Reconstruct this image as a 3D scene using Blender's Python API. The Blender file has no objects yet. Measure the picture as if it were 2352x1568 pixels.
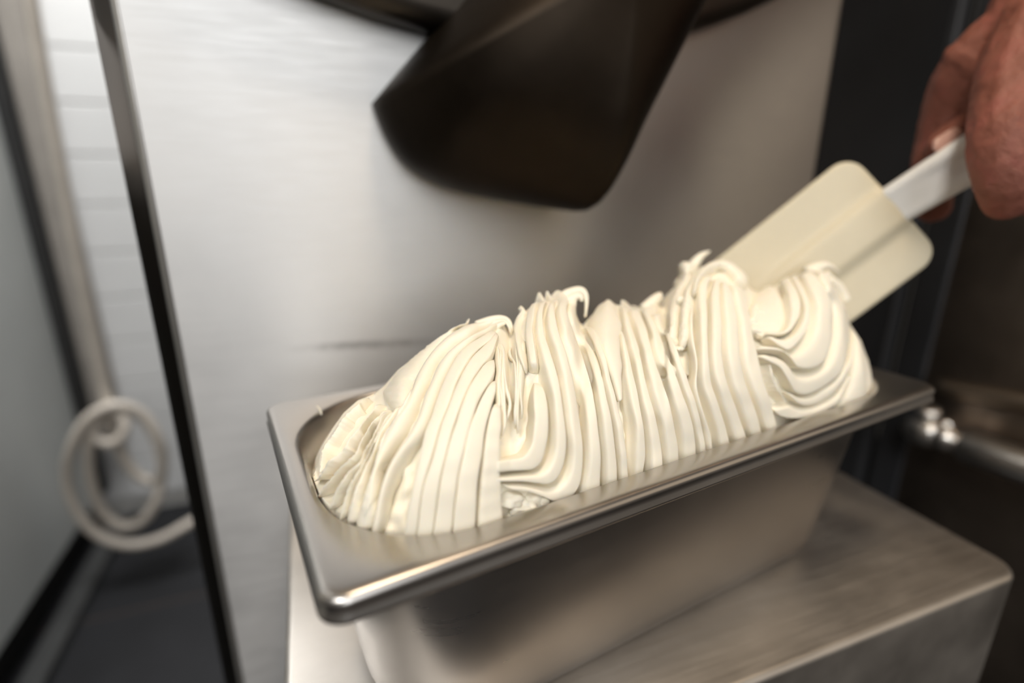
import bpy, bmesh, math, random
import numpy as np
from mathutils import Vector, Matrix

random.seed(7)
rng = np.random.default_rng(7)
scene = bpy.context.scene
COL = scene.collection

# ------------------------------------------------------------------ camera
# world frame: x along the freezer front, y away from the viewer, z up; shelf top is z = 0 (metres)
FPX = 1219.9
W, H = 2352.0, 1568.0
CAM = np.array([-0.06733, -0.58876, 0.23779])
ROT = np.array([[0.93502343, -0.35455235, 0.00488111],
                [0.0992762, 0.27497615, 0.95631185],
                [0.3404048, 0.8936894, -0.29230775]])   # rows: right, up, forward
cam_data = bpy.data.cameras.new('camera')
cam = bpy.data.objects.new('camera', cam_data)
COL.objects.link(cam)
cam.matrix_world = Matrix([[ROT[0][i], ROT[1][i], -ROT[2][i], CAM[i]] for i in range(3)] + [[0, 0, 0, 1]])
cam_data.sensor_width = 36.0
cam_data.lens = FPX / W * 36.0
cam_data.clip_start = 0.005
cam_data.clip_end = 50
cam_data.dof.use_dof = True
cam_data.dof.focus_distance = 0.225
cam_data.dof.aperture_fstop = 2.4
scene.camera = cam

# ------------------------------------------------------------------ world, lights, exposure
world = bpy.data.worlds.new('room_light')
scene.world = world
world.use_nodes = True
bg = world.node_tree.nodes['Background']
bg.inputs['Color'].default_value = (0.95, 0.86, 0.76, 1)
bg.inputs['Strength'].default_value = 0.10

def area(name, loc, target, sx, sy, power, color):
    ld = bpy.data.lights.new(name, 'AREA')
    ld.shape = 'RECTANGLE'; ld.size = sx; ld.size_y = sy
    ld.energy = power; ld.color = color
    o = bpy.data.objects.new(name, ld); COL.objects.link(o)
    o.location = loc
    d = Vector(target) - Vector(loc)
    o.rotation_euler = d.to_track_quat('-Z', 'Y').to_euler()
    return o
area('window_light', (-0.08, -2.5, 1.25), (0.0, -0.2, 0.5), 1.25, 2.0, 26.5, (0.96, 0.98, 1.0))
area('tile_fill_light', (-.5, .42, 1.75), (-.5, .6, -.6), 0.6, 0.5, 62, (0.97, 0.98, 1.0))  # added fill that brightens the tile wall, not a known fixture
area('gelato_key_light', (-.80, -1.35, 1.40), (0.05, -.32, .15), 0.35, 0.35, 12.5, (1.0, .985, .96))  # added key light to lift the gelato, source not known
area('warm_lamp', (.14, -.58, 1.45), (0.28, -.38, 0.05), 0.30, 0.30, 8.5, (1.0, 0.79, 0.56))
area('warm_fill_light', (2.0, -1.9, .8), (0.2, -.25, 0.2), 1.6, 1.6, 4.5, (1.0, 0.80, 0.58))  # added warm fill for the steel at right, no such source known

scene.view_settings.view_transform = 'Standard'
scene.view_settings.look = 'None'
scene.view_settings.gamma = 1.0
scene.view_settings.use_curve_mapping = False
scene.view_settings.exposure = 0.0

# ------------------------------------------------------------------ helpers
def ray(px):
    return np.array([(px[0] - W / 2) / FPX, -(px[1] - H / 2) / FPX, 1.0]) @ ROT
def at_y(px, y):
    d = ray(px); return CAM + (y - CAM[1]) / d[1] * d
def at_x(px, x):
    d = ray(px); return CAM + (x - CAM[0]) / d[0] * d
def at_z(px, z):
    d = ray(px); return CAM + (z - CAM[2]) / d[2] * d
def at_depth(px, dep):
    return CAM + dep * ray(px)
def project(P):
    q = ROT @ (np.asarray(P) - CAM)
    return np.array([W / 2 + FPX * q[0] / q[2], H / 2 - FPX * q[1] / q[2]])

def obj(name, me, mat, parent=None, smooth=True):
    o = bpy.data.objects.new(name, me)
    COL.objects.link(o)
    if mat: me.materials.append(mat)
    if smooth:
        me.polygons.foreach_set('use_smooth', [True] * len(me.polygons))
    if parent: o.parent = parent
    return o
def pydata(name, verts, faces):
    me = bpy.data.meshes.new(name)
    me.from_pydata([tuple(map(float, v)) for v in verts], [], faces)
    me.validate(); me.update()
    bm = bmesh.new(); bm.from_mesh(me)
    bmesh.ops.recalc_face_normals(bm, faces=bm.faces)
    bm.to_mesh(me); bm.free()
    return me
def from_bm(name, bm):
    bmesh.ops.recalc_face_normals(bm, faces=bm.faces)
    me = bpy.data.meshes.new(name); bm.to_mesh(me); bm.free()
    return me
def empty(name, loc=(0, 0, 0)):
    o = bpy.data.objects.new(name, None); COL.objects.link(o); o.location = loc
    o.empty_display_size = 0.02
    return o
def tag(o, label, cat, group=None):
    o['label'] = label; o['category'] = cat
    if group: o['group'] = group
    return o
def structure(o, label=None, cat=None):
    o['kind'] = 'structure'
    if label: o['label'] = label
    if cat: o['category'] = cat
    return o
def box_bm(x0, x1, y0, y1, z0, z1, bevel=0.0, seg=3, bm=None):
    b = bmesh.new()
    vs = [b.verts.new((x, y, z)) for z in (z0, z1) for y in (y0, y1) for x in (x0, x1)]
    for f in ((0, 1, 3, 2), (4, 6, 7, 5), (0, 4, 5, 1), (2, 3, 7, 6), (0, 2, 6, 4), (1, 5, 7, 3)):
        b.faces.new([vs[i] for i in f])
    bmesh.ops.recalc_face_normals(b, faces=b.faces)
    if bevel:
        bmesh.ops.bevel(b, geom=b.edges[:], offset=bevel, segments=seg, profile=0.5, affect='EDGES')
    return b
def box(name, x0, x1, y0, y1, z0, z1, mat, parent=None, bevel=0.0, seg=3):
    o = obj(name, from_bm(name, box_bm(x0, x1, y0, y1, z0, z1, bevel, seg)), mat, parent, smooth=bevel > 0)
    if bevel:
        m = o.modifiers.new('wn', 'WEIGHTED_NORMAL'); m.keep_sharp = False
    return o
def catmull(pts, n):
    P = np.asarray(pts, float)
    if len(P) == 2:
        t = np.linspace(0, 1, n)[:, None]; return P[0] * (1 - t) + P[1] * t
    E = np.vstack([2 * P[0] - P[1], P, 2 * P[-1] - P[-2]])
    out = []
    for i in range(1, len(E) - 2):
        p0, p1, p2, p3 = E[i - 1], E[i], E[i + 1], E[i + 2]
        for t in np.linspace(0, 1, 12, endpoint=False):
            out.append(.5 * ((2 * p1) + (-p0 + p2) * t + (2 * p0 - 5 * p1 + 4 * p2 - p3) * t * t + (-p0 + 3 * p1 - 3 * p2 + p3) * t ** 3))
    out.append(E[-2]); out = np.array(out)
    s = np.r_[0, np.cumsum(np.linalg.norm(np.diff(out[:, :min(3, out.shape[1])], axis=0), axis=1))]
    q = np.linspace(0, s[-1], n)
    return np.stack([np.interp(q, s, out[:, k]) for k in range(out.shape[1])], 1)
def tube_data(path, radii, seg=12, flat=1.0, up=None):
    """closed tube along path (n,3); returns verts, faces"""
    path = np.asarray(path, float); n = len(path)
    radii = np.broadcast_to(np.asarray(radii, float), (n,))
    tan = np.gradient(path, axis=0); tan /= np.linalg.norm(tan, axis=1)[:, None] + 1e-12
    ref = np.array(up if up is not None else (0, 0, 1.0))
    if abs(ref @ tan[0]) > .95: ref = np.array((1.0, 0, 0))
    a = ref - (ref @ tan[0]) * tan[0]; a /= np.linalg.norm(a)
    V = []; F = []
    for i in range(n):
        a = a - (a @ tan[i]) * tan[i]; a /= np.linalg.norm(a) + 1e-12
        b = np.cross(tan[i], a)
        for k in range(seg):
            th = 2 * math.pi * k / seg
            V.append(path[i] + radii[i] * (math.cos(th) * a * flat + math.sin(th) * b))
    for i in range(n - 1):
        for k in range(seg):
            k2 = (k + 1) % seg
            F.append((i * seg + k, i * seg + k2, (i + 1) * seg + k2, (i + 1) * seg + k))
    F.append(tuple(range(seg))[::-1]); F.append(tuple((n - 1) * seg + k for k in range(seg)))
    return V, F
def tube(name, path, radii, mat, parent=None, seg=12, flat=1.0, up=None):
    V, F = tube_data(path, radii, seg, flat, up)
    return obj(name, pydata(name, V, F), mat, parent)
def lathe(name, prof, origin, axis, mat, parent=None, seg=40):
    """prof: list of (distance along axis, radius)"""
    ax = np.asarray(axis, float); ax /= np.linalg.norm(ax)
    r = np.array((0, 0, 1.0)) if abs(ax[2]) < .9 else np.array((1.0, 0, 0))
    a = r - (r @ ax) * ax; a /= np.linalg.norm(a); b = np.cross(ax, a)
    V = []; F = []
    for d, rad in prof:
        for k in range(seg):
            th = 2 * math.pi * k / seg
            V.append(np.asarray(origin) + ax * d + rad * (math.cos(th) * a + math.sin(th) * b))
    for i in range(len(prof) - 1):
        for k in range(seg):
            k2 = (k + 1) % seg
            F.append((i * seg + k, i * seg + k2, (i + 1) * seg + k2, (i + 1) * seg + k))
    F.append(tuple(range(seg))[::-1]); F.append(tuple((len(prof) - 1) * seg + k for k in range(seg)))
    return obj(name, pydata(name, V, F), mat, parent)

# ------------------------------------------------------------------ materials
def new_mat(name):
    m = bpy.data.materials.new(name); m.use_nodes = True
    nt = m.node_tree
    return m, nt, nt.nodes['Principled BSDF']
def noise(nt, scale, detail=4, stretch=(1, 1, 1), rough=.55):
    tc = nt.nodes.new('ShaderNodeTexCoord'); mp = nt.nodes.new('ShaderNodeMapping')
    mp.inputs['Scale'].default_value = stretch
    nz = nt.nodes.new('ShaderNodeTexNoise')
    nz.inputs['Scale'].default_value = scale; nz.inputs['Detail'].default_value = detail
    nz.inputs['Roughness'].default_value = rough
    nt.links.new(tc.outputs['Object'], mp.inputs['Vector']); nt.links.new(mp.outputs['Vector'], nz.inputs['Vector'])
    return nz
def ramp(nt, fac, stops):
    r = nt.nodes.new('ShaderNodeValToRGB')
    els = r.color_ramp.elements
    while len(els) < len(stops): els.new(.5)
    for e, (p, c) in zip(els, stops):
        e.position = p; e.color = (*c, 1) if len(c) == 3 else c
    nt.links.new(fac, r.inputs['Fac']); return r
def add_bump(nt, bsdf, fac, strength, dist):
    b = nt.nodes.new('ShaderNodeBump'); b.inputs['Strength'].default_value = strength; b.inputs['Distance'].default_value = dist
    nt.links.new(fac, b.inputs['Height']); nt.links.new(b.outputs['Normal'], bsdf.inputs['Normal']); return b
def g(v): return (v, v, v)

def steel(name, col, rough, brush=(1, 1, 60), spread=.06, scale=9, bump=.02, aniso=0.0, blot=.05):
    m, nt, b = new_mat(name)
    b.inputs['Metallic'].default_value = 1.0
    nz = noise(nt, scale, 5, brush)
    cl = noise(nt, 14, 4)
    mixn = nt.nodes.new('ShaderNodeMath'); mixn.operation = 'ADD'
    nt.links.new(nz.outputs['Fac'], mixn.inputs[0]); nt.links.new(cl.outputs['Fac'], mixn.inputs[1])
    half = nt.nodes.new('ShaderNodeMath'); half.operation = 'MULTIPLY'; half.inputs[1].default_value = .5
    nt.links.new(mixn.outputs[0], half.inputs[0])
    lo = tuple(c * (1 - blot) for c in col); hi = tuple(min(1, c * (1 + blot)) for c in col)
    r = ramp(nt, cl.outputs['Fac'], [(.3, lo), (.7, hi)])
    nt.links.new(r.outputs['Color'], b.inputs['Base Color'])
    rr = ramp(nt, half.outputs[0], [(.3, g(rough - spread)), (.7, g(rough + spread))])
    nt.links.new(rr.outputs['Color'], b.inputs['Roughness'])
    b.inputs['Anisotropic'].default_value = aniso
    if bump: add_bump(nt, b, nz.outputs['Fac'], bump, .002)
    return m
def plain(name, col, rough=.5, metallic=0.0, var=.12, scale=30, bump=0.0, spec=None):
    m, nt, b = new_mat(name)
    nz = noise(nt, scale, 4)
    r = ramp(nt, nz.outputs['Fac'], [(.3, tuple(c * (1 - var) for c in col)), (.7, tuple(min(1, c * (1 + var)) for c in col))])
    nt.links.new(r.outputs['Color'], b.inputs['Base Color'])
    b.inputs['Roughness'].default_value = rough; b.inputs['Metallic'].default_value = metallic
    if spec is not None: b.inputs['Specular IOR Level'].default_value = spec
    if bump: add_bump(nt, b, nz.outputs['Fac'], bump, .002)
    return m

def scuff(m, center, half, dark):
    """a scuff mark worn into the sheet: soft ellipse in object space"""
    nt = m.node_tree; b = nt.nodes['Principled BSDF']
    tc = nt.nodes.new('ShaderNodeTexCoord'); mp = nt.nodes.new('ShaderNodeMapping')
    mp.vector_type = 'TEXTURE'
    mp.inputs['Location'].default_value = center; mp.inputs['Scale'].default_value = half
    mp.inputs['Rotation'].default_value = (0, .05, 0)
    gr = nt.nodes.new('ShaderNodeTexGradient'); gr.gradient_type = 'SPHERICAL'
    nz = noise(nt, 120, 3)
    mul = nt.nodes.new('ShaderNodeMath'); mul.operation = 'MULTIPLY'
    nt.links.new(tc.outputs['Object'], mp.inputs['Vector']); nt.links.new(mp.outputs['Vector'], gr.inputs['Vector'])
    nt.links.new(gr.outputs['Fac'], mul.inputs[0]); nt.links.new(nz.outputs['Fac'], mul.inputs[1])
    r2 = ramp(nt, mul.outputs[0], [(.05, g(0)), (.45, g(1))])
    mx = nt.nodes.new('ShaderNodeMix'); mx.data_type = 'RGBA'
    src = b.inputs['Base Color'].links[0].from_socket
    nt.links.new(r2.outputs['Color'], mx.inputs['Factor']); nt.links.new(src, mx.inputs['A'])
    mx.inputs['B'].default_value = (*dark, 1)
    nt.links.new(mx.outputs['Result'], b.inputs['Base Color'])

M = {}
M['front'] = steel('brushed_steel_front', (.60, .59, .575), .48, (3, 1, 40), .05, 12, .012, .75, .04)
tg = M['front'].node_tree.nodes.new('ShaderNodeTangent'); tg.direction_type = 'RADIAL'; tg.axis = 'Z'
M['front'].node_tree.links.new(tg.outputs['Tangent'], M['front'].node_tree.nodes['Principled BSDF'].inputs['Tangent'])
M['front'].node_tree.nodes['Principled BSDF'].inputs['Anisotropic Rotation'].default_value = .25
M['casing'] = plain('grey_brown_casing', (.055, .049, .043), .8, 0, .06, 12, 0, .08)
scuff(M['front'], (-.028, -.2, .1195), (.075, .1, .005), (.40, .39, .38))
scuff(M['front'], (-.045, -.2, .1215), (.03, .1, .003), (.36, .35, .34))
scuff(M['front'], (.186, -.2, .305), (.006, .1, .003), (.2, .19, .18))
M['pan'] = steel('pan_steel', (.52, .495, .47), .30, (1, 1, 6), .05, 14, 0, 0, .05)
M['shelf'] = steel('shelf_steel', (.62, .58, .53), .46, (2, 30, 2), .07, 10, .02, 0, .10)
M['chute'] = steel('chute_shade_metal', (.030, .023, .017), .5, (3, 3, 3), .08, 12, .02, 0, .2)  # near-black base holds the shade and dark reflections of the chute
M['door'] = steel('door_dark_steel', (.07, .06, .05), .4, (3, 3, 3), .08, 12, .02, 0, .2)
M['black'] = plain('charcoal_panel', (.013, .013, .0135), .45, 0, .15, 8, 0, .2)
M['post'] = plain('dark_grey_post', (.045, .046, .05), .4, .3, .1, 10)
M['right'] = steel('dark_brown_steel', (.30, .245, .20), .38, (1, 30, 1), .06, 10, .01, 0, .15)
M['bead'] = steel('bead_steel', (.42, .34, .26), .35, (1, 30, 1), .06, 10, .01, 0, .1)
M['chrome'] = steel('chrome', (.9, .86, .8), .3, (1, 1, 1), .04, 20, 0, 0, .02)
M['tile'] = plain('white_glazed_tile', (.74, .73, .71), .22, 0, .03, 6)
M['grout'] = plain('pale_grout', (.62, .60, .56), .9, 0, .1, 60)
M['floor_tile'] = plain('charcoal_floor_tile', (.008, .008, .009), .6, 0, .35, 9, .05, .3)
M['floor_grout'] = plain('brown_grout', (.085, .058, .042), .9, 0, .2, 60)
M['grey'] = plain('grey_side_panel', (.50, .515, .495), .45, 0, .05, 5)
M['kick'] = plain('black_plinth_and_gap_shade', (.018, .017, .016), .5, 0, .2, 20)
M['rail'] = plain('grey_rail', (.07, .07, .068), .4, .5, .1, 20)
M['conduit'] = plain('beige_trunking', (.30, .27, .235), .55, 0, .08, 20)
M['hose'] = plain('cream_hose', (.52, .46, .39), .45, 0, .08, 40)
M['handle'] = plain('white_plastic', (.92, .92, .90), .35, 0, .02, 20)

def cream_mat(name, col, rough, sss, scale, bumpd):
    m, nt, b = new_mat(name)
    nz = noise(nt, 90, 5); nz2 = noise(nt, 600, 3)
    r = ramp(nt, nz.outputs['Fac'], [(.3, tuple(c * .97 for c in col)), (.7, col)])
    nt.links.new(r.outputs['Color'], b.inputs['Base Color'])
    b.inputs['Roughness'].default_value = rough
    b.inputs['Subsurface Weight'].default_value = sss
    b.inputs['Subsurface Radius'].default_value = (1.0, .72, .42)
    b.inputs['Subsurface Scale'].default_value = scale
    b.inputs['Specular IOR Level'].default_value = .35
    add_bump(nt, b, nz2.outputs['Fac'], .12, bumpd)
    return m
M['gelato'] = cream_mat('gelato_cream', (.925, .868, .735), .5, .3, .0012, .0004)
M['blade'] = cream_mat('ivory_silicone', (.66, .595, .44), .42, .15, .003, .0002)

def skin_mat():
    m, nt, b = new_mat('skin')
    nz = noise(nt, 55, 5); n2 = noise(nt, 260, 4, (1, 1, 1))
    r = ramp(nt, nz.outputs['Fac'], [(.25, (.18, .060, .040)), (.5, (.245, .090, .062)), (.75, (.31, .098, .076))])
    nt.links.new(r.outputs['Color'], b.inputs['Base Color'])
    b.inputs['Roughness'].default_value = .62
    b.inputs['Specular IOR Level'].default_value = .3
    b.inputs['Subsurface Weight'].default_value = .2
    b.inputs['Subsurface Radius'].default_value = (1, .35, .2); b.inputs['Subsurface Scale'].default_value = .004
    add_bump(nt, b, n2.outputs['Fac'], .5, .0015)
    return m
M['skin'] = skin_mat()
M['nail'] = plain('fingernail', (.50, .30, .25), .28, 0, .06, 60)

# ------------------------------------------------------------------ the setting
FLOOR_Z = -0.60
WALL_Y = 0.88
# floor: grout bed + tiles (each tile a part)
fl = structure(box('floor', -1.6, 1.6, -1.6, 1.0, FLOOR_Z - .06, FLOOR_Z - .004, M['floor_grout']), 'dark charcoal tiled floor with thin brown joints', 'floor')
gl = at_z((300, 1400), FLOOR_Z)          # joint seen at lower left
ty0 = gl[1]; tw, td = .60, .60
tmesh = from_bm('floor_tile', box_bm(-.297, .297, -.297, .297, -.02, 0.0, .002, 2))
tmesh.materials.append(M['floor_tile'])
for ix in range(-3, 3):
    for iy in range(-3, 2):
        o = bpy.data.objects.new('floor_tile', tmesh); COL.objects.link(o); o.parent = fl
        o.location = (ix * tw + .21, ty0 + (iy + .5) * td, FLOOR_Z)
# tiled wall behind the machine, left
wb = structure(box('wall_back', -1.6, 1.6, WALL_Y + .008, WALL_Y + .08, FLOOR_Z, 1.6, M['grout']), 'white glazed tile wall behind the machines', 'wall')
z_a = at_y((185, 235), WALL_Y)[2]; z_b = at_y((310, 780), WALL_Y)[2]
th = (z_a - z_b) / 5.0
wmesh = from_bm('wall_tile', box_bm(-.0985, .0985, 0, .012, -th / 2 + .0013, th / 2 - .0013, .003, 2))
wmesh.materials.append(M['tile'])
for iz in range(-14, 9):
    zc = z_a + (iz + .5) * th
    if zc - th / 2 < FLOOR_Z: continue
    for ix in range(-5, 2):
        o = bpy.data.objects.new('wall_tile', wmesh); COL.objects.link(o); o.parent = wb
        o.location = (ix * .2 - .08, WALL_Y, zc)

# ------------------------------------------------------------------ batch freezer (steel front, door, chute)
FX0, FX1, FY = -0.170, 0.388, -0.20
fz = tag(empty('batch_freezer', (.11, .15, FLOOR_Z)), 'tall brushed steel batch freezer standing behind the gelato pan', 'freezer')
def local(o, parent):
    o.parent = parent; o.matrix_parent_inverse = Matrix.Translation(-Vector(parent.location)); return o
# body with rounded vertical front corners
def rounded_plan(x0, x1, y0, y1, r, n=10, rr=None):
    pts = []
    for cx, cy, a0 in ((x1 - r, y0 + r, -90), (x1 - .004, y1 - .004, 0), (x0 + .004, y1 - .004, 90), (x0 + r, y0 + r, 180)):
        q = r if cy < (y0 + y1) / 2 else .004
        for k in range(n + 1):
            a = math.radians(a0 + 90 * k / n); pts.append((cx + q * math.cos(a), cy + q * math.sin(a)))
    return pts
def extrude_plan(name, pts, z0, z1, mat):
    n = len(pts)
    V = [(x, y, z0) for x, y in pts] + [(x, y, z1) for x, y in pts]
    F = [(i, (i + 1) % n, n + (i + 1) % n, n + i) for i in range(n)] + [tuple(range(n))[::-1], tuple(range(n, 2 * n))]
    o = obj(name, pydata(name, V, F), mat)
    m = o.modifiers.new('wn', 'WEIGHTED_NORMAL'); m.keep_sharp = False
    return o
local(extrude_plan('casing', rounded_plan(FX0, FX1, FY + .003, .50, .018), FLOOR_Z + .08, 1.0, M['casing']), fz)
local(extrude_plan('front_panel', rounded_plan(FX0 + .013, FX1 - .001, FY, FY + .012, .0055), FLOOR_Z + .085, .995, M['front']), fz)
local(box('plinth', FX0 + .03, FX1 - .03, FY + .05, .48, FLOOR_Z, FLOOR_Z + .085, M['kick']), fz)
# round freezing-cylinder door above
d0 = at_y((800, 0), -.225); d1 = at_y((1000, 62), -.225)
DC = np.array([.08, 0, 0]); 
# circle through d0 and d1 with centre x fixed
zc = ((d0[0] - DC[0]) ** 2 + d0[2] ** 2 - (d1[0] - DC[0]) ** 2 - d1[2] ** 2) / (2 * (d0[2] - d1[2]))
DR = math.hypot(d0[0] - DC[0], d0[2] - zc)
local(lathe('door', [(0, DR * 1.0), (.018, DR), (.024, DR - .003), (.027, DR - .012), (.028, DR * .5)], (DC[0], FY + .001, zc), (0, -1, 0), M['door'], seg=96), fz)
# outlet chute: curved spout whose dark colour and outline stand in for shade and dark reflections, pressed against the front at its left edge, lip coming forward
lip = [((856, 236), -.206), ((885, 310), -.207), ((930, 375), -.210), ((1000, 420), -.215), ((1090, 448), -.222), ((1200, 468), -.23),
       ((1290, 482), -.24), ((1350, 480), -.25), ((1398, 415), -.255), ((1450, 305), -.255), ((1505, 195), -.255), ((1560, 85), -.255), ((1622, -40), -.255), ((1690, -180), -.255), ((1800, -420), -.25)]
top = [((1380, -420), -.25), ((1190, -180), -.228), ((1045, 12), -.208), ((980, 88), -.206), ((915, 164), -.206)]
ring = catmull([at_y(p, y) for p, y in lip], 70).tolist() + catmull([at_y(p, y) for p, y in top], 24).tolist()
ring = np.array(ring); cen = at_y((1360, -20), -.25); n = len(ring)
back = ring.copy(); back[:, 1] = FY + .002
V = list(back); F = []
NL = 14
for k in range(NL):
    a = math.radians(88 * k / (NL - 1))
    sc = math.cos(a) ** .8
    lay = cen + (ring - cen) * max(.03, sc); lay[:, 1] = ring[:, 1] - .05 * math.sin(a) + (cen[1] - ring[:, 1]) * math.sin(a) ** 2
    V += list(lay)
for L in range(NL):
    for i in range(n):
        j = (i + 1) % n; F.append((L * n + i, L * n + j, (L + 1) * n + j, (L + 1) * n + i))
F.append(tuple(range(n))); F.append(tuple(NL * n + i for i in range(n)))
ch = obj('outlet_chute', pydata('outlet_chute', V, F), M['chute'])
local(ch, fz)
ch['label'] = 'metal outlet chute, its dark colour standing in for shade and dark reflections'

# ------------------------------------------------------------------ shelf
SX0, SX1, SY0 = -.1004, .3408, -.4423
def shelf_plan(r=.016, n=8):
    pts = []
    for cx, cy, a0, q in ((SX1 - r, SY0 + r, -90, r), (SX1, FY, 0, 0), (SX0, FY, 0, 0), (SX0 + r, SY0 + r, 180, r)):
        if q == 0: pts.append((cx, cy)); continue
        for k in range(n + 1):
            a = math.radians(a0 + 90 * k / n); pts.append((cx + q * math.cos(a), cy + q * math.sin(a)))
    return pts
def offset_plan(pts, d):
    out = []; n = len(pts)
    for i in range(n):
        a, b, c = (np.array(pts[(i + k) % n]) for k in (-1, 0, 1))
        e1 = b - a; e2 = c - b
        n1 = np.array((e1[1], -e1[0])) / np.linalg.norm(e1); n2 = np.array((e2[1], -e2[0])) / np.linalg.norm(e2)
        m = n1 + n2; m /= np.linalg.norm(m)
        out.append(tuple(b - m * d / max(.5, m @ n1)))
    return out
sp = shelf_plan(); n = len(sp)
loops = []
rr = .004
for k in range(6):
    a = math.radians(90 * k / 5)
    loops.append([(x, y, -rr + rr * math.cos(a)) for x, y in offset_plan(sp, rr - rr * math.sin(a))])
loops.append([(x, y, -.115) for x, y in sp])
loops.append([(x, y, -.115) for x, y in offset_plan(sp, .01)])
V = [v for L in loops for v in L]
F = [tuple(range(n))]
for L in range(len(loops) - 1):
    for i in range(n):
        j = (i + 1) % n; F.append((L * n + i, L * n + j, (L + 1) * n + j, (L + 1) * n + i))
F.append(tuple((len(loops) - 1) * n + i for i in range(n)))
sh = tag(empty('steel_shelf', (.12, -.32, -.115)), 'low brushed steel shelf with folded edge that carries the gelato pan', 'shelf')
so = obj('shelf_top', pydata('shelf_top', V, F), M['shelf'])
wn = so.modifiers.new('wn', 'WEIGHTED_NORMAL'); wn.keep_sharp = False
local(so, sh)
for bx in (SX0 + .03, SX1 - .05):
    local(box('bracket', bx, bx + .02, FY - .18, FY, -.16, -.114, M['shelf'], None, .002), sh)

# ------------------------------------------------------------------ gelato pan
PC = np.array([.09151, -.34643]); PSI = 0.1462
PH = .12
cps, sps = math.cos(PSI), math.sin(PSI)
def pan_w(u, v, w): return np.array([PC[0] + cps * u - sps * v, PC[1] + sps * u + cps * v, w])
def pan_l(P):
    d = np.asarray(P)[:2] - PC
    return np.array([cps * d[0] + sps * d[1], -sps * d[0] + cps * d[1], P[2]])
def rrect(hu, hv, r, nc=14, ns=10):
    r = min(r, hu, hv); pts = []
    for cx, cy, a0 in ((hu - r, -(hv - r), -90), (hu - r, hv - r, 0), (-(hu - r), hv - r, 90), (-(hu - r), -(hv - r), 180)):
        for k in range(nc + 1):
            a = math.radians(a0 + 90 * k / nc); pts.append((cx + r * math.cos(a), cy + r * math.sin(a)))
        nx = {-90: (hu, hv - r), 0: (-(hu - r), hv), 90: (-hu, -(hv - r)), 180: (hu - r, -hv)}[a0]
        p = pts[-1]
        for k in range(1, ns): pts.append((p[0] + (nx[0] - p[0]) * k / ns, p[1] + (nx[1] - p[1]) * k / ns))
    return pts
HU, HV = .180, .0825
IU, IV, IR = .171, .0695, .050
loops = []
def lp(hu, hv, r, w): loops.append([pan_w(u, v, w) for u, v in rrect(hu, hv, r)])
lp(IU - .030, IV - .026, .040, .0022)
lp(IU - .022, IV - .019, .044, .004)
lp(IU - .017, IV - .0145, .046, .010)
lp(IU - .004, IV - .004, .049, .108)
lp(IU - .0010, IV - .0010, .0497, .1175)
lp(IU, IV, .050, .1191)
lp(IU + .0018, IV + .0018, .0515, .12)
lp(HU - .004, HV - .004, .0075, .12)
for k in range(1, 7):
    a = math.radians(100 * k / 6)
    lp(HU - .003 + .003 * math.sin(a), HV - .003 + .003 * math.sin(a), .009, .117 + .003 * math.cos(a))
lp(HU - .0006, HV - .0006, .009, .1135)
lp(HU + .0004, HV + .0004, .009, .1122)
lp(HU + .0002, HV + .0002, .009, .1108)
lp(HU - .0012, HV - .0012, .009, .1102)
lp(HU - .0022, HV - .0022, .009, .112)
lp(HU - .004, HV - .004, .009, .1178)
lp(IU + .004, IV + .004, .053, .1182)
lp(IU + .0022, IV + .0022, .052, .116)
lp(IU - .0024, IV - .0024, .050, .111)
lp(IU - .0028, IV - .0028, .050, .108)
lp(IU - .0032, IV - .0031, .050, .105)
lp(IU - .0152, IV - .0128, .047, .0165)
lp(IU - .0158, IV - .0133, .047, .012)
lp(IU - .019, IV - .0165, .046, .0045)
lp(IU - .024, IV - .021, .043, .0008)
lp(IU - .032, IV - .028, .039, .0)
n = len(loops[0])
V = [v for L in loops for v in L]; F = []
for L in range(len(loops) - 1):
    for i in range(n):
        j = (i + 1) % n; F.append((L * n + i, L * n + j, (L + 1) * n + j, (L + 1) * n + i))
F.append(tuple(range(n))); F.append(tuple((len(loops) - 1) * n + i for i in range(n)))
pan = tag(obj('gelato_pan', pydata('gelato_pan', V, F), M['pan']), 'rectangular stainless steel gelato pan on the steel shelf, filled with cream gelato', 'pan')
# ------------------------------------------------------------------ gelato
gel = tag(empty('gelato', pan_w(0, 0, .02)), 'cream coloured gelato piled in ridged waves above the pan rim', 'gelato')
def gpart(name, V, F, smooth=True):
    o = obj(name, pydata(name, V, F), M['gelato'], None, smooth)
    return local(o, gel)
TILE = {'A': (700, 850), 'B': (850, 700), 'C': (1100, 850), 'D': (1150, 640), 'E': (1400, 800), 'F': (1450, 560), 'G': (1650, 600)}
def T(*seq):
    out = []; t = None
    for s in seq:
        if isinstance(s, str): t = TILE[s]; continue
        out.append((t[0] + s[0] / 3.92, t[1] + s[1] / 3.92))
    return out
# profile of the pile as it stands behind the near rim, measured at the wall planes of the pan
SIL = np.array([(712, 1112), (720, 1090), (729, 1064), (733, 1026), (746, 1000), (771, 960), (789, 934), (822, 905), (858, 892), (881, 873), (896, 856),
    (914, 835), (947, 810), (978, 787), (1029, 754), (1069, 734), (1090, 731), (1105, 733), (1146, 726), (1164, 736), (1172, 752), (1180, 733), (1201, 706), (1227, 683),
    (1252, 677), (1283, 673), (1302, 676), (1318, 694), (1332, 728), (1341, 733), (1350, 722), (1367, 701), (1392, 682), (1415, 685), (1461, 695), (1479, 692),
    (1505, 684), (1526, 694), (1534, 667), (1557, 637), (1578, 616), (1600, 604), (1618, 599), (1644, 594), (1664, 598), (1695, 614), (1728, 652),
    (1740, 655), (1778, 643), (1813, 623), (1854, 610), (1885, 606), (1905, 617), (1918, 651), (1938, 679), (1948, 725), (1977, 768), (1994, 814), (2002, 855), (2004, 884)], float)
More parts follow.
